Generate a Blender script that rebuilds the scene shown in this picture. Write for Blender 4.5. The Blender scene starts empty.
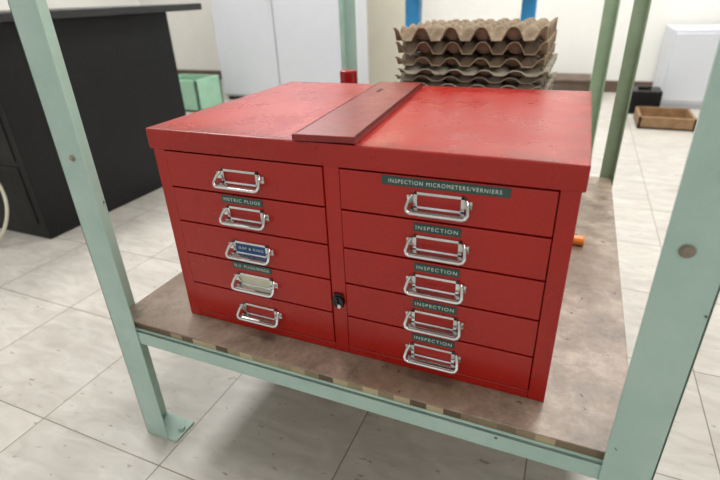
import bpy, bmesh, math, random
from mathutils import Vector, Matrix
random.seed(4)
S=bpy.context.scene
COL=S.collection
FZ=-0.2825

# ---------------------------------------------------------------- materials
def newmat(name):
    m=bpy.data.materials.new(name); m.use_nodes=True
    nt=m.node_tree; b=nt.nodes['Principled BSDF']
    return m,nt,b
def N(nt,t,**k):
    n=nt.nodes.new(t)
    for a,v in k.items(): setattr(n,a,v)
    return n
def srgb(r,g,b):
    f=lambda c:(c/255/12.92) if c/255<=.04045 else ((c/255+.055)/1.055)**2.4
    return (f(r),f(g),f(b),1)
def paint(name,base,dark,rough=.35,metal=0,nscale=14,chips=None,chip_thr=.68,bump=.0,coat=0,lo=.4,hi=.7,rvar=.12,chipscale=60,spec=.5):
    m,nt,b=newmat(name)
    tc=N(nt,'ShaderNodeTexCoord')
    n1=N(nt,'ShaderNodeTexNoise'); n1.inputs['Scale'].default_value=nscale; n1.inputs['Detail'].default_value=8; n1.inputs['Roughness'].default_value=.65
    nt.links.new(tc.outputs['Object'],n1.inputs['Vector'])
    r=N(nt,'ShaderNodeValToRGB'); r.color_ramp.elements[0].position=lo; r.color_ramp.elements[1].position=hi
    r.color_ramp.elements[0].color=base; r.color_ramp.elements[1].color=dark
    nt.links.new(n1.outputs['Fac'],r.inputs['Fac'])
    out=r.outputs['Color']
    if chips:
        n2=N(nt,'ShaderNodeTexNoise'); n2.inputs['Scale'].default_value=chipscale; n2.inputs['Detail'].default_value=5
        nt.links.new(tc.outputs['Object'],n2.inputs['Vector'])
        r2=N(nt,'ShaderNodeValToRGB'); r2.color_ramp.elements[0].position=chip_thr; r2.color_ramp.elements[1].position=chip_thr+.02
        nt.links.new(n2.outputs['Fac'],r2.inputs['Fac'])
        mx=N(nt,'ShaderNodeMix',data_type='RGBA'); nt.links.new(r2.outputs['Color'],mx.inputs['Factor'])
        nt.links.new(out,mx.inputs['A']); mx.inputs['B'].default_value=chips; out=mx.outputs['Result']
    nt.links.new(out,b.inputs['Base Color'])
    mr=N(nt,'ShaderNodeMapRange'); mr.inputs['To Min'].default_value=max(.02,rough-rvar); mr.inputs['To Max'].default_value=rough+rvar
    mr.inputs['From Min'].default_value=.3; mr.inputs['From Max'].default_value=.7
    nt.links.new(n1.outputs['Fac'],mr.inputs['Value']); nt.links.new(mr.outputs['Result'],b.inputs['Roughness'])
    b.inputs['Metallic'].default_value=metal; b.inputs['Specular IOR Level'].default_value=spec
    if bump:
        bp=N(nt,'ShaderNodeBump'); bp.inputs['Strength'].default_value=bump; bp.inputs['Distance'].default_value=.002
        nt.links.new(n1.outputs['Fac'],bp.inputs['Height']); nt.links.new(bp.outputs['Normal'],b.inputs['Normal'])
    return m
RED=paint('red_enamel',srgb(170,24,12),srgb(158,21,11),.26,nscale=5,chips=srgb(92,20,14),chip_thr=.77,chipscale=90,rvar=.04,spec=.5)
REDDARK=paint('red_strap',srgb(134,28,22),srgb(110,25,21),.32,nscale=20,chips=srgb(76,24,22),chip_thr=.71,rvar=.06)
GAP=paint('dark_gap',srgb(40,8,8),srgb(25,6,6),.7)
CHROME=paint('chrome',srgb(225,225,225),srgb(195,195,195),.14,metal=1,rvar=.06)
GREEN=paint('mint_paint',srgb(174,200,189),srgb(160,188,176),.45,nscale=10,chips=srgb(84,86,76),chip_thr=.70,chipscale=45)
GREENSHADE=paint('mint_paint_shaded',srgb(150,170,142),srgb(132,152,122),.5,nscale=10,chips=srgb(70,72,62),chip_thr=.73)  # mint paint darkened: shade on the rear right posts put into the colour
STEEL=paint('bolt_steel',srgb(165,158,145),srgb(110,100,90),.4,metal=.8)
BLACK=paint('black_laminate',srgb(14,14,15),srgb(10,10,11),.45,nscale=5,spec=.3)
DGREY=paint('desk_top_grey',srgb(34,34,36),srgb(28,28,30),.4)
TAPE=paint('dymo_tape',srgb(36,76,68),srgb(32,66,60),.35)
TEXTW=paint('label_white',srgb(215,225,215),srgb(195,205,195),.5)
BLUEC=paint('blue_card',srgb(30,75,130),srgb(26,66,118),.4)
CREAM=paint('cream_card',srgb(205,203,180),srgb(190,188,160),.6)
BLACKP=paint('black_plastic',srgb(14,14,14),srgb(8,8,8),.3)
ORANGE=paint('orange_plastic',srgb(230,130,30),srgb(210,110,22),.3)
PULPB=paint('pulp_brown',srgb(150,132,110),srgb(116,100,84),.95,nscale=30,bump=.4)
PULPG=paint('pulp_grey_brown',srgb(158,150,134),srgb(120,112,98),.95,nscale=30,bump=.4)
WALL=paint('wall_white',srgb(228,227,222),srgb(220,219,213),.8,nscale=2)
WALLC=paint('cream_plaster',srgb(222,217,200),srgb(214,208,190),.8,nscale=2)
LOCK=paint('locker_grey',srgb(206,209,215),srgb(198,201,208),.45,nscale=2)
BLUE=paint('blue_steel',srgb(40,135,190),srgb(35,120,172),.4)
BASEB=paint('baseboard_brown',srgb(96,78,66),srgb(80,64,54),.6)
PGREEN=paint('pale_green_board',srgb(150,190,165),srgb(138,178,152),.6)
WOOD=paint('box_wood',srgb(150,118,84),srgb(120,92,62),.6,nscale=20)
CABLE=paint('white_cable',srgb(215,210,190),srgb(200,195,175),.5)
REDB=paint('red_plastic',srgb(150,25,25),srgb(130,20,20),.3)
CEIL=paint('ceiling_white',srgb(235,235,232),srgb(228,228,225),.9,nscale=2)

def top_mat():
    m,nt,b=newmat('red_enamel_top')
    tc=N(nt,'ShaderNodeTexCoord')
    def noise(s,d,scale=(1,1,1),rot=0,dist=0):
        mp=N(nt,'ShaderNodeMapping'); mp.inputs['Scale'].default_value=scale; mp.inputs['Rotation'].default_value=(0,0,rot)
        nt.links.new(tc.outputs['Object'],mp.inputs['Vector'])
        n=N(nt,'ShaderNodeTexNoise'); n.inputs['Scale'].default_value=s; n.inputs['Detail'].default_value=d; n.inputs['Distortion'].default_value=dist
        nt.links.new(mp.outputs[0],n.inputs['Vector']); return n.outputs['Fac']
    def ramp(src,a,bb,c0=(0,0,0,1),c1=(1,1,1,1)):
        r=N(nt,'ShaderNodeValToRGB'); r.color_ramp.elements[0].position=a; r.color_ramp.elements[1].position=bb
        r.color_ramp.elements[0].color=c0; r.color_ramp.elements[1].color=c1; nt.links.new(src,r.inputs['Fac']); return r.outputs['Color']
    def mix(f,a,bc):
        x=N(nt,'ShaderNodeMix',data_type='RGBA'); nt.links.new(f,x.inputs['Factor']); nt.links.new(a,x.inputs['A']); x.inputs['B'].default_value=bc; return x.outputs['Result']
    def M(op,a,bv):
        n=N(nt,'ShaderNodeMath',operation=op)
        for i,q in enumerate((a,bv)):
            if isinstance(q,(int,float)): n.inputs[i].default_value=q
            else: nt.links.new(q,n.inputs[i])
        return n.outputs[0]
    sp=N(nt,'ShaderNodeSeparateXYZ'); nt.links.new(tc.outputs['Object'],sp.inputs['Vector'])
    X,Y,Z=sp.outputs['X'],sp.outputs['Y'],sp.outputs['Z']
    d=M('MINIMUM',M('MINIMUM',M('ADD',X,.004),M('SUBTRACT',.604,X)),M('MINIMUM',M('ADD',Y,.004),M('SUBTRACT',.4258,Y)))
    base=ramp(noise(4,6),.35,.7,srgb(168,26,15),srgb(150,25,17))
    onTop=M('GREATER_THAN',Z,.335)
    g=M('MULTIPLY',M('MULTIPLY',M('SUBTRACT',1.0,M('MINIMUM',M('DIVIDE',d,.07),1.0)),noise(26,9)),onTop)
    c=mix(ramp(g,.22,.62,(0,0,0,1),(.6,.6,.6,1)),base,srgb(104,24,20))
    c=mix(ramp(noise(60,4),.72,.75),c,srgb(104,28,22))
    c=mix(ramp(noise(9,5,(1,22,1),.5),.70,.74,(0,0,0,1),(.45,.45,.45,1)),c,srgb(136,44,36))
    c=mix(ramp(noise(9,5,(24,1,1),-.3),.71,.75,(0,0,0,1),(.45,.45,.45,1)),c,srgb(118,30,26))
    nt.links.new(c,b.inputs['Base Color'])
    mr=N(nt,'ShaderNodeMapRange'); mr.inputs['From Min'].default_value=.3; mr.inputs['From Max'].default_value=.7; mr.inputs['To Min'].default_value=.22; mr.inputs['To Max'].default_value=.38
    nt.links.new(noise(14,8),mr.inputs['Value']); nt.links.new(mr.outputs['Result'],b.inputs['Roughness'])
    b.inputs['Specular IOR Level'].default_value=.45
    return m
REDTOP=top_mat()

def board_mat():
    m,nt,b=newmat('shelf_board')
    tc=N(nt,'ShaderNodeTexCoord')
    n1=N(nt,'ShaderNodeTexNoise'); n1.inputs['Scale'].default_value=14; n1.inputs['Detail'].default_value=14; n1.inputs['Roughness'].default_value=.75
    n2=N(nt,'ShaderNodeTexNoise'); n2.inputs['Scale'].default_value=3.6; n2.inputs['Detail'].default_value=8; n2.inputs['Roughness'].default_value=.65
    n3=N(nt,'ShaderNodeTexNoise'); n3.inputs['Scale'].default_value=55; n3.inputs['Detail'].default_value=4
    for n in (n1,n2,n3): nt.links.new(tc.outputs['Object'],n.inputs['Vector'])
    r=N(nt,'ShaderNodeValToRGB'); cr=r.color_ramp
    cr.elements[0].position=.32; cr.elements[0].color=srgb(94,82,73)
    cr.elements[1].position=.68; cr.elements[1].color=srgb(186,170,154)
    e=cr.elements.new(.5); e.color=srgb(144,127,112)
    nt.links.new(n1.outputs['Fac'],r.inputs['Fac'])
    r2=N(nt,'ShaderNodeValToRGB'); r2.color_ramp.elements[0].position=.5; r2.color_ramp.elements[1].position=.62
    r2.color_ramp.elements[1].color=(.6,.6,.6,1)
    nt.links.new(n2.outputs['Fac'],r2.inputs['Fac'])
    mx=N(nt,'ShaderNodeMix',data_type='RGBA'); nt.links.new(r2.outputs['Color'],mx.inputs['Factor'])
    nt.links.new(r.outputs['Color'],mx.inputs['A']); mx.inputs['B'].default_value=srgb(112,86,66)
    r3=N(nt,'ShaderNodeValToRGB'); r3.color_ramp.elements[0].position=.68; r3.color_ramp.elements[1].position=.72; nt.links.new(n3.outputs['Fac'],r3.inputs['Fac'])
    m3=N(nt,'ShaderNodeMix',data_type='RGBA'); nt.links.new(r3.outputs['Color'],m3.inputs['Factor']); nt.links.new(mx.outputs['Result'],m3.inputs['A']); m3.inputs['B'].default_value=srgb(72,58,48)
    nt.links.new(m3.outputs['Result'],b.inputs['Base Color']); b.inputs['Roughness'].default_value=.38
    return m
BOARD=board_mat()
def edge_mat():
    m,nt,b=newmat('blockboard_edge')
    tc=N(nt,'ShaderNodeTexCoord'); sp=N(nt,'ShaderNodeSeparateXYZ'); nt.links.new(tc.outputs['Object'],sp.inputs['Vector'])
    mu=N(nt,'ShaderNodeMath',operation='MULTIPLY'); mu.inputs[1].default_value=42; nt.links.new(sp.outputs['X'],mu.inputs[0])
    fl=N(nt,'ShaderNodeMath',operation='FLOOR'); nt.links.new(mu.outputs[0],fl.inputs[0])
    wn=N(nt,'ShaderNodeTexWhiteNoise',noise_dimensions='1D'); nt.links.new(fl.outputs[0],wn.inputs['W'])
    r=N(nt,'ShaderNodeValToRGB'); cr=r.color_ramp; cr.elements[0].position=.1; cr.elements[0].color=srgb(98,80,62)
    cr.elements[1].position=.9; cr.elements[1].color=srgb(190,170,136)
    nt.links.new(wn.outputs['Value'],r.inputs['Fac'])
    nt.links.new(r.outputs['Color'],b.inputs['Base Color']); b.inputs['Roughness'].default_value=.7
    return m
EDGE=edge_mat()
def floor_mat():
    m,nt,b=newmat('vinyl_tiles')
    tc=N(nt,'ShaderNodeTexCoord'); sp=N(nt,'ShaderNodeSeparateXYZ'); nt.links.new(tc.outputs['Object'],sp.inputs['Vector'])
    T=.32; masks=[];cells=[]
    for ax,off in (('X',.045),('Y',.12)):
        a=N(nt,'ShaderNodeMath',operation='ADD'); a.inputs[1].default_value=off; nt.links.new(sp.outputs[ax],a.inputs[0])
        d=N(nt,'ShaderNodeMath',operation='DIVIDE'); d.inputs[1].default_value=T; nt.links.new(a.outputs[0],d.inputs[0])
        f=N(nt,'ShaderNodeMath',operation='FLOOR'); nt.links.new(d.outputs[0],f.inputs[0]); cells.append(f)
        p=N(nt,'ShaderNodeMath',operation='PINGPONG'); p.inputs[1].default_value=.5; nt.links.new(d.outputs[0],p.inputs[0])
        l=N(nt,'ShaderNodeMath',operation='LESS_THAN'); l.inputs[1].default_value=.004; nt.links.new(p.outputs[0],l.inputs[0]); masks.append(l)
    cb=N(nt,'ShaderNodeCombineXYZ'); nt.links.new(cells[0].outputs[0],cb.inputs[0]); nt.links.new(cells[1].outputs[0],cb.inputs[1])
    wn=N(nt,'ShaderNodeTexWhiteNoise',noise_dimensions='3D'); nt.links.new(cb.outputs[0],wn.inputs['Vector'])
    mxm=N(nt,'ShaderNodeMath',operation='MAXIMUM'); nt.links.new(masks[0].outputs[0],mxm.inputs[0]); nt.links.new(masks[1].outputs[0],mxm.inputs[1])
    ad=N(nt,'ShaderNodeVectorMath',operation='ADD'); nt.links.new(tc.outputs['Object'],ad.inputs[0]); nt.links.new(wn.outputs['Color'],ad.inputs[1])
    mp=N(nt,'ShaderNodeMapping'); mp.inputs['Scale'].default_value=(1,2.4,1); nt.links.new(ad.outputs[0],mp.inputs['Vector'])
    n1=N(nt,'ShaderNodeTexNoise'); n1.inputs['Scale'].default_value=9; n1.inputs['Detail'].default_value=9; n1.inputs['Distortion'].default_value=1.2
    nt.links.new(mp.outputs[0],n1.inputs['Vector'])
    r=N(nt,'ShaderNodeValToRGB'); cr=r.color_ramp; cr.elements[0].position=.3; cr.elements[0].color=srgb(180,175,167)
    cr.elements[1].position=.7; cr.elements[1].color=srgb(203,199,192)
    nt.links.new(n1.outputs['Fac'],r.inputs['Fac'])
    n2=N(nt,'ShaderNodeTexNoise'); n2.inputs['Scale'].default_value=38; n2.inputs['Detail'].default_value=3; nt.links.new(mp.outputs[0],n2.inputs['Vector'])
    r2=N(nt,'ShaderNodeValToRGB'); r2.color_ramp.elements[0].position=.66; r2.color_ramp.elements[1].position=.74; nt.links.new(n2.outputs['Fac'],r2.inputs['Fac'])
    m1=N(nt,'ShaderNodeMix',data_type='RGBA'); nt.links.new(r2.outputs['Color'],m1.inputs['Factor']); nt.links.new(r.outputs['Color'],m1.inputs['A']); m1.inputs['B'].default_value=srgb(150,140,126)
    n4=N(nt,'ShaderNodeTexNoise'); n4.inputs['Scale'].default_value=2.2; n4.inputs['Detail'].default_value=6; nt.links.new(tc.outputs['Object'],n4.inputs['Vector'])
    r4=N(nt,'ShaderNodeMapRange'); r4.inputs['From Min'].default_value=.35; r4.inputs['From Max'].default_value=.65; r4.inputs['To Min'].default_value=1.02; r4.inputs['To Max'].default_value=.9; nt.links.new(n4.outputs['Fac'],r4.inputs['Value'])
    hv=N(nt,'ShaderNodeMapRange'); hv.inputs['To Min'].default_value=.93; hv.inputs['To Max'].default_value=1.03; nt.links.new(wn.outputs['Value'],hv.inputs['Value'])
    hm=N(nt,'ShaderNodeMath',operation='MULTIPLY'); nt.links.new(hv.outputs['Result'],hm.inputs[0]); nt.links.new(r4.outputs['Result'],hm.inputs[1])
    sc=N(nt,'ShaderNodeVectorMath',operation='SCALE'); nt.links.new(m1.outputs['Result'],sc.inputs[0]); nt.links.new(hm.outputs[0],sc.inputs['Scale'])
    m2=N(nt,'ShaderNodeMix',data_type='RGBA'); nt.links.new(mxm.outputs[0],m2.inputs['Factor']); nt.links.new(sc.outputs[0],m2.inputs['A']); m2.inputs['B'].default_value=srgb(122,114,102)
    nt.links.new(m2.outputs['Result'],b.inputs['Base Color']); b.inputs['Roughness'].default_value=.36
    return m
FLOOR=floor_mat()

# ---------------------------------------------------------------- helpers
def empty(name,loc=(0,0,0)):
    e=bpy.data.objects.new(name,None); e.empty_display_size=.05; e.location=loc; COL.objects.link(e); return e
def finish(name,bm,mat,parent=None,bevel=0,smooth=False,seg=2):
    me=bpy.data.meshes.new(name); bmesh.ops.recalc_face_normals(bm,faces=bm.faces); bm.to_mesh(me); bm.free()
    mats=mat if isinstance(mat,list) else [mat]
    for m in mats: me.materials.append(m)
    if smooth: me.shade_smooth()
    o=bpy.data.objects.new(name,me); COL.objects.link(o)
    if parent: o.parent=parent
    if bevel:
        md=o.modifiers.new('bev','BEVEL'); md.width=bevel; md.segments=seg; md.limit_method='ANGLE'
    return o
def addbox(bm,x0,x1,y0,y1,z0,z1,rot=None,mi=0):
    r=bmesh.ops.create_cube(bm,size=1); vs=r['verts']
    for v in vs:
        v.co=Vector(((x0+x1)/2+v.co.x*(x1-x0),(y0+y1)/2+v.co.y*(y1-y0),(z0+z1)/2+v.co.z*(z1-z0)))
    if rot: bmesh.ops.transform(bm,matrix=rot,verts=vs)
    for f in {f for v in vs for f in v.link_faces}: f.material_index=mi
    return vs
def boxes(name,bl,mat,parent=None,bevel=0):
    bm=bmesh.new()
    for b in bl: addbox(bm,*b)
    return finish(name,bm,mat,parent,bevel)
def addcyl(bm,c,r,h,axis='Z',seg=20,r2=None):
    rr=bmesh.ops.create_cone(bm,cap_ends=True,segments=seg,radius1=r,radius2=r if r2 is None else r2,depth=h)
    M=Matrix.Translation(c)
    if axis=='Y': M=M@Matrix.Rotation(math.pi/2,4,'X')
    if axis=='X': M=M@Matrix.Rotation(math.pi/2,4,'Y')
    bmesh.ops.transform(bm,matrix=M,verts=rr['verts']); return rr['verts']
def tube(name,pts,r,mat,parent=None,res=3,nurbs=False):
    cu=bpy.data.curves.new(name,'CURVE'); cu.dimensions='3D'; cu.bevel_depth=r; cu.bevel_resolution=res; cu.use_fill_caps=True
    if nurbs:
        s=cu.splines.new('NURBS'); s.points.add(len(pts)-1); s.use_endpoint_u=True; s.order_u=3
    else:
        s=cu.splines.new('POLY'); s.points.add(len(pts)-1)
    for p,q in zip(s.points,pts): p.co=(*q,1)
    cu.materials.append(mat)
    o=bpy.data.objects.new(name,cu); COL.objects.link(o)
    if parent:o.parent=parent
    return o
def text(name,s,size,loc,mat,parent,rot=(math.pi/2,0,0),w=None):
    cu=bpy.data.curves.new(name,'FONT'); cu.body=s; cu.size=size; cu.align_x='CENTER'; cu.align_y='CENTER'; cu.extrude=.0002; cu.space_character=1.25
    cu.materials.append(mat)
    o=bpy.data.objects.new(name,cu); COL.objects.link(o); o.location=loc; o.rotation_euler=rot; o.parent=parent
    if w:
        bpy.context.view_layer.update(); o.scale=(w/max(o.dimensions.x,1e-6),1,1)
    return o

# ---------------------------------------------------------------- cabinet
W,D,H=.6,.4228,.336
cab=empty('red_drawer_cabinet')
boxes('carcass',[(0,.0012,0,D,0,H-.031),(W-.0012,W,0,D,0,H-.031),(0,W,D-.0012,D,0,H-.031)],RED,cab)
boxes('inner_box',[(.004,W-.004,.022,D-.003,.002,H-.02)],GAP,cab)  # near-black red paints the shadow in the gaps around the drawers
boxes('front_frame',[(0,.0215,0,.03,0,H-.02),(.2885,.3115,0,.03,0,H-.02),(.5785,W,0,.03,0,H-.02),
    (.0215,.2885,0.0005,.03,0,.0135),(.3115,.5785,.0005,.03,0,.0135)],RED,cab,.0012)
boxes('top_lid',[(-.004,W+.004,-.004,D+.003,H-.031,H)],REDTOP,cab,.0022)
tops=[.3035-.0578*i for i in range(5)]
for ci,(x0,x1) in enumerate(((.0225,.2875),(.3125,.5775))):
    for i,t in enumerate(tops):
        boxes('drawer_front_%d'%(ci*5+i+1),[(x0,x1,-.0015,.02,t-.0565,t-.001)],RED,cab,.0013)
def handle(cx,cz,n,card=None):
    yf=-.0015
    bm=bmesh.new()
    a,bz,t=.0315,.0115,.0035
    addbox(bm,cx-a,cx+a,yf-.0025,yf,cz+bz-t,cz+bz)
    addbox(bm,cx-a,cx+a,yf-.0025,yf,cz-bz,cz-bz+t+.001)
    addbox(bm,cx-a,cx-a+t+.001,yf-.0025,yf,cz-bz,cz+bz)
    addbox(bm,cx+a-t-.001,cx+a,yf-.0025,yf,cz-bz,cz+bz)
    for s in (-1,1):
        addbox(bm,cx+s*.0355-.005,cx+s*.0355+.005,yf-.0016,yf,cz-.004,cz+.006)
        addcyl(bm,(cx+s*.0375,yf-.002,cz+.002),.0021,.003,'Y',12)
    K=6
    prev=None
    for k in range(K+1):
        u=k/K; y=yf-.002-.013*math.sin(u*math.pi/2); z=cz-bz+.003-.004*(1-math.cos(u*math.pi/2))
        row=[bm.verts.new((cx-.0345,y,z)),bm.verts.new((cx+.0345,y,z)),bm.verts.new((cx+.0345,y,z-.0012)),bm.verts.new((cx-.0345,y,z-.0012))]
        if prev:
            for j in range(4): bm.faces.new((prev[j],prev[(j+1)%4],row[(j+1)%4],row[j]))
        prev=row
    finish('label_holder_%d'%n,bm,CHROME,cab,.0006)
    pts=[(cx-.034,yf-.001,cz+.006),(cx-.0365,yf-.007,cz+.002),(cx-.038,yf-.0135,cz-.007),(cx-.036,yf-.0155,cz-.0105),(cx-.032,yf-.016,cz-.012),
         (cx+.032,yf-.016,cz-.012),(cx+.036,yf-.0155,cz-.0105),(cx+.038,yf-.0135,cz-.007),(cx+.0365,yf-.007,cz+.002),(cx+.034,yf-.001,cz+.006)]
    tube('pull_bar_%d'%n,pts,.0024,CHROME,cab)
    if card:
        boxes('card_%d'%n,[(cx-a+.003,cx+a-.003,yf-.0012,yf-.0001,cz-bz+.002,cz+bz-.002)],card,cab)
def dymo(cx,cz,w,s,n,h=.0118):
    boxes('label_tape_%d'%n,[(cx-w/2,cx+w/2,-.0024,-.0014,cz-h/2,cz+h/2)],TAPE,cab,.0003)
    text('label_text_%d'%n,s,.0072,(cx,-.0026,cz-.0002),TEXTW,cab,w=w*.88)
for i,t in enumerate(tops):
    c=t-.0285
    handle(.155,c-.001 ,i+1,{2:BLUEC,3:CREAM}.get(i))
    handle(.445,c-.002 if i==0 else c-.003,i+6)
text('card_text_3','GAP & RING',.006,(.155,-.0031,tops[2]-.0295),TEXTW,cab,w=.045)
dymo(.449,tops[0]-.0085,.156,'INSPECTION MICROMETERS/VERNIERS',1)
for i in range(1,5):
    dymo(.4435+[0,0,.002,.001,.001][i],tops[i]-.0095,.061,'INSPECTION',i+1)
dymo(.151,tops[1]-.008,.072,'METRIC PLUGS',7)
dymo(.150,tops[3]-.0055,.072,'N.U. PLUGS/RINGS',8)
bm=bmesh.new(); addcyl(bm,(.300,-.003,.097),.0095,.007,'Y',24); addbox(bm,.293,.307,-.004,0,.088,.110); addbox(bm,.2985,.3015,-.009,-.006,.090,.104)
finish('cabinet_lock',bm,BLACKP,cab,.0006)
bm=bmesh.new(); addcyl(bm,(.303,-.0075,.092),.0035,.003,'Y',16); finish('lock_barrel',bm,CHROME,cab)

Mst=Matrix.Translation((.295,-.006,H))@Matrix.Rotation(math.radians(4.9),4,'Z')
bm=bmesh.new()
addbox(bm,-.043,.043,0,.408,.005,.0095,Mst)
addbox(bm,-.043,-.039,0,.408,.0003,.0095,Mst)
addbox(bm,.039,.043,0,.408,.0003,.0095,Mst)
addbox(bm,-.043,.043,-.0015,.002,.0018,.0105,Mst)
finish('strap_plate',bm,REDDARK,cab,.0012)
bm=bmesh.new(); addbox(bm,-.020,-.014,.30,.33,.0096,.0100,Mst); finish('strap_slot',bm,GAP,cab)

# ---------------------------------------------------------------- rack
rack=empty('steel_storage_rack')
XL,XR,YF,YB,TH=-.126,.727,-.066,.985,.0028
PT=.95
def post(name,x,y,sx,sy,mat,w=.054,z0=FZ,z1=PT):
    b=[(min(x,x+sx*w),max(x,x+sx*w),min(y,y+sy*TH),max(y,y+sy*TH),z0,z1),
       (min(x,x+sx*TH),max(x,x+sx*TH),min(y,y+sy*w),max(y,y+sy*w),z0,z1)]
    return boxes(name,b,mat,rack,.0008)
XB=XR-.012
post('post_1',XL,YF,1,1,GREEN); post('post_2',XR,YF,-1,1,GREEN)
post('post_3',XL,YB,1,-1,GREEN,.04); post('post_4',XB,YB,-1,-1,GREENSHADE,.036)
boxes('shelf_board',[(XL+.004,XR-.018,-.0565,YB-.012,-.003,0)],BOARD,rack,.0008)
boxes('board_edge',[(XL+.004,XR-.018,-.056,YB-.013,-.013,-.003)],EDGE,rack)
boxes('shelf_rails',[(XL+.003,XR-.003,YF+.003,YF+.006,-.042,-.0135),(XL+.003,XR-.003,YF+.003,YF+.035,-.0165,-.0135),
   (XL+.003,XB-.003,YB-.006,YB-.003,-.042,-.0135),
   (XL+.003,XL+.006,YF+.006,YB-.006,-.042,-.0135),(XR-.021,XR-.018,YF+.006,YB-.006,-.042,-.0135)],GREEN,rack,.0008)
boxes('top_rails',[(XL+.003,XR-.003,YF+.003,YF+.006,.9,.94),(XL+.003,XB-.003,YB-.006,YB-.003,.9,.94),
   (XL+.003,XL+.006,YF,YB,.9,.94),(XR-.021,XR-.018,YF,YB,.9,.94)],GREEN,rack)
for i,(x,y,sx,sy) in enumerate(((XL,YF,1,1),(XR,YF,-1,1),(XL,YB,1,-1),(XB,YB,-1,-1))):
    bm=bmesh.new()
    x0,x1=sorted((x,x+sx*.075)); y0,y1=sorted((y,y+sy*.055))
    addbox(bm,x0,x1,y0+.001,y1,FZ,FZ+.004)
    addcyl(bm,(x+sx*.064,y+sy*.03,FZ+.007),.007,.006,'Z',6)
    finish('foot_%d'%(i+1),bm,GREEN,rack,.0008)
bm=bmesh.new()
for (x,z,s) in ((.6925,.283,.85),(-.094,.30,.6)):
    addcyl(bm,(x,YF-.0008,z),.0085*s,.0016,'Y',20); addcyl(bm,(x,YF-.002,z),.006*s,.003,'Y',18)
finish('bolts',bm,STEEL,rack,.0008)
boxes('gusset',[(-.06,-.035,.08,.083,-.075,-.04)],GREEN,rack)

# ---------------------------------------------------------------- egg trays
def egg_stack():
    bm=bmesh.new()
    n=61; Wd=.335; nl=24; z0=.018
    z=z0
    for L in range(nl):
        k=nl-1-L
        top=k<3
        P=Wd/5.0
        amp=.020 if k==0 else (.018 if k==1 else .0125)
        jx,jy,ja=random.uniform(-.007,.007),random.uniform(-.006,.006),random.uniform(-.035,.035)
        grid=[]
        for i in range(n):
            row=[]
            for j in range(n):
                u=-Wd/2+Wd*i/(n-1); v=-Wd/2+Wd*j/(n-1)
                a=math.cos(2*math.pi*u/P)*math.cos(2*math.pi*v/P)
                h=amp*(max(a,-.5)*1.1) if a<.72 else amp*.79   # flat-topped posts
                edge=max(abs(u),abs(v))/(Wd/2)
                if edge>.93 and not top: h*=.6
                h+=random.uniform(-.0005,.0005)
                x=u*math.cos(ja)-v*math.sin(ja)+jx; y=u*math.sin(ja)+v*math.cos(ja)+jy
                row.append(bm.verts.new((.345+x,.775+y,max(.0005,z+h))))
            grid.append(row)
        for i in range(n-1):
            for j in range(n-1):
                f=bm.faces.new((grid[i][j],grid[i+1][j],grid[i+1][j+1],grid[i][j+1])); f.material_index=1 if top else 0
        z+= .0158 if k>3 else (.020 if k>2 else .029)
    o=finish('egg_tray_stack',bm,[PULPG,PULPB],None,0,True)
    md=o.modifiers.new('s','SOLIDIFY'); md.thickness=.0028; md.offset=1
    return o
egg_stack()

bm=bmesh.new()
addcyl(bm,(.075,.56,.13),.032,.26,'Z',28); addcyl(bm,(.075,.56,.28),.032,.04,'Z',28,.016); addcyl(bm,(.075,.56,.32),.0205,.045,'Z',28)
finish('red_spray_can',bm,REDB,None,.003)
sd=empty('screwdriver')
bm=bmesh.new(); addcyl(bm,(.597,.5,.0115),.011,.09,'X',10); addcyl(bm,(.547,.5,.0115),.008,.012,'X',10); finish('handle',bm,ORANGE,sd,.003)
bm=bmesh.new(); addcyl(bm,(.49,.5,.0115),.003,.11,'X',12); finish('blade',bm,STEEL,sd)

# ---------------------------------------------------------------- room
boxes('floor',[(-4,2.6,-3,4.1,FZ-.05,FZ)],FLOOR)
boxes('wall_back',[(-4,2.6,4.0,4.1,FZ,2.4)],WALL)
boxes('wall_left',[(-4.1,-4,-3,4.1,FZ,2.4)],WALL)
boxes('wall_right',[(2.6,2.7,-3,4.1,FZ,2.4)],WALL)
boxes('ceiling',[(-4,2.6,-3,4.1,2.4,2.45)],CEIL)
boxes('baseboard_back',[(-4,2.6,3.985,4.0,FZ,FZ+.09)],BASEB)
boxes('trim_1',[(-1.42,-.86,3.9,4.0,FZ,2.4)],WALLC)
lk=empty('metal_locker')
boxes('body',[(-2.25,-1.08,3.02,3.5,FZ+.03,1.55)],LOCK,lk,.004)
boxes('plinth',[(-2.23,-1.1,3.04,3.48,FZ,FZ+.03)],BLACK,lk)
boxes('doors',[(-2.24,-1.67,3.0,3.02,FZ+.05,1.53),(-1.66,-1.09,3.0,3.02,FZ+.05,1.53)],LOCK,lk,.003)
boxes('door_handle',[(-1.70,-1.685,2.98,3.0,.5,.62)],STEEL,lk,.002)
bm=bmesh.new()
GH=.24
addbox(bm,-2.5,-2.1,2.5,2.52,FZ,FZ+GH); addbox(bm,-2.5,-2.1,2.78,2.8,FZ,FZ+GH); addbox(bm,-2.5,-2.48,2.5,2.8,FZ,FZ+GH); addbox(bm,-2.12,-2.1,2.5,2.8,FZ,FZ+GH); addbox(bm,-2.5,-2.1,2.5,2.8,FZ,FZ+.02)
finish('green_crate',bm,PGREEN,None,.004)
dk=empty('black_office_desk')
boxes('side_and_front',[(-2.3,-1.16,.5,1.33,FZ,.463)],BLACK,dk,.003)
boxes('desk_top',[(-2.4,-1.08,.44,1.48,.463,.492)],DGREY,dk,.004)
boxes('drawer_lines',[(-2.25,-1.2,.497,.5,FZ+.06,FZ+.28),(-2.25,-1.2,.497,.5,FZ+.3,FZ+.5),(-2.25,-1.2,.497,.5,FZ+.52,FZ+.72)],BLACK,dk,.002)
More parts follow.
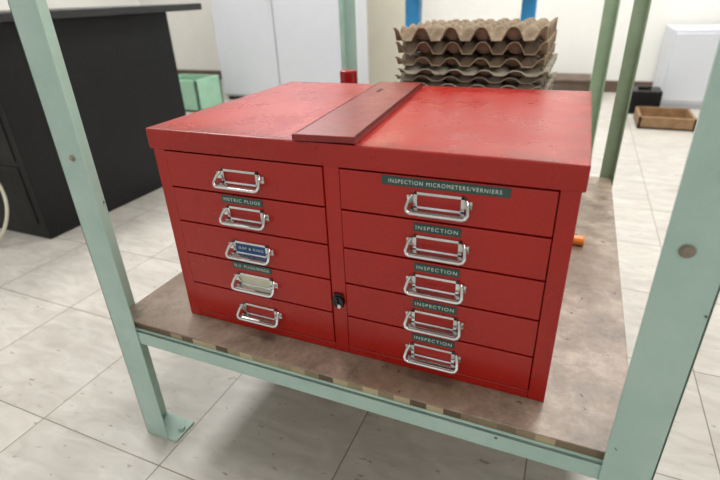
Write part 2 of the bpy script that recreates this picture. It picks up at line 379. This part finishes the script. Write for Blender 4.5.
tube('white_power_cable',[(-1.40,.36,FZ+.006),(-1.33,.38,FZ+.006),(-1.27,.40,FZ+.04),(-1.25,.44,FZ+.12),(-1.28,.47,FZ+.2),(-1.36,.485,FZ+.27),(-1.45,.488,FZ+.31)],.006,CABLE,None,3,True)
bl=empty('blue_steel_stand')
boxes('legs',[(-.36,-.28,2.3,2.36,FZ+.03,.56),(.26,.33,2.3,2.36,FZ+.03,.56)],BLUE,bl,.003)
boxes('feet',[(-.36,-.28,2.1,2.6,FZ,FZ+.03),(.26,.33,2.1,2.6,FZ,FZ+.03)],BLUE,bl,.003)
boxes('rails',[(-.36,.33,2.31,2.35,.475,.54),(-.28,.26,2.31,2.35,FZ+.1,FZ+.16),(-.38,.35,2.12,2.56,.56,.58)],BLUE,bl,.003)
p2=empty('rack_upright')
boxes('angle',[(.622,.668,1.45,1.454,FZ,1.2),(.664,.668,1.41,1.454,FZ,1.2)],GREENSHADE,p2)
boxes('foot',[(.61,.69,1.40,1.46,FZ,FZ+.004)],GREENSHADE,p2)
bm=bmesh.new()
addbox(bm,.95,1.25,2.8,2.815,FZ,FZ+.07);addbox(bm,.95,1.25,3.1,3.115,FZ,FZ+.07);addbox(bm,.95,.965,2.8,3.115,FZ,FZ+.07);addbox(bm,1.235,1.25,2.8,3.115,FZ,FZ+.07);addbox(bm,.95,1.25,2.8,3.115,FZ,FZ+.012)
finish('shallow_wooden_box',bm,WOOD,None,.002)
boxes('black_tool_case',[(.90,1.1,3.2,3.4,FZ,FZ+.15),(.96,1.04,3.28,3.31,FZ+.15,FZ+.17)],BLACK,None,.006)
boxes('white_side_cabinet',[(1.12,1.7,3.45,3.95,FZ+.03,.22),(1.14,1.68,3.47,3.93,FZ,FZ+.03),(1.13,1.40,3.44,3.45,FZ+.05,.2),(1.41,1.69,3.44,3.45,FZ+.05,.2)],LOCK,None,.004)
boxes('brown_storage_box',[(.28,.66,3.55,3.85,FZ,FZ+.14),(.27,.67,3.54,3.86,FZ+.14,FZ+.16)],BASEB,None,.005)

# ---------------------------------------------------------------- light
def area(name,loc,sx,sy,p,col=(1,.985,.96),rot=(0,0,0)):
    l=bpy.data.lights.new(name,'AREA'); l.shape='RECTANGLE'; l.size=sx; l.size_y=sy; l.energy=p; l.color=col
    o=bpy.data.objects.new(name,l); COL.objects.link(o); o.location=loc; o.rotation_euler=rot; return o
area('ceiling_lamp',(-1.6,.6,2.36),.6,1.6,43)
area('ceiling_lamp.001',(.9,.4,2.36),.6,1.6,38)
area('ceiling_lamp.002',(-1.6,2.8,2.36),.6,1.6,58)
area('ceiling_lamp.003',(.9,2.8,2.36),.6,1.6,58)
w=bpy.data.worlds.new('World'); S.world=w; w.use_nodes=True
w.node_tree.nodes['Background'].inputs[0].default_value=(1,.99,.97,1); w.node_tree.nodes['Background'].inputs[1].default_value=.9
S.view_settings.view_transform='Standard'

# ---------------------------------------------------------------- camera
cam=bpy.data.cameras.new('camera'); co=bpy.data.objects.new('camera',cam); COL.objects.link(co)
co.location=(.5778,-.5385,.5021); co.rotation_euler=(1.1020,.0354,.4018)
cam.sensor_width=36; cam.lens=36*485.6/720; cam.clip_start=.02
cam.dof.use_dof=True; cam.dof.focus_distance=.72; cam.dof.aperture_fstop=4.5
S.camera=co
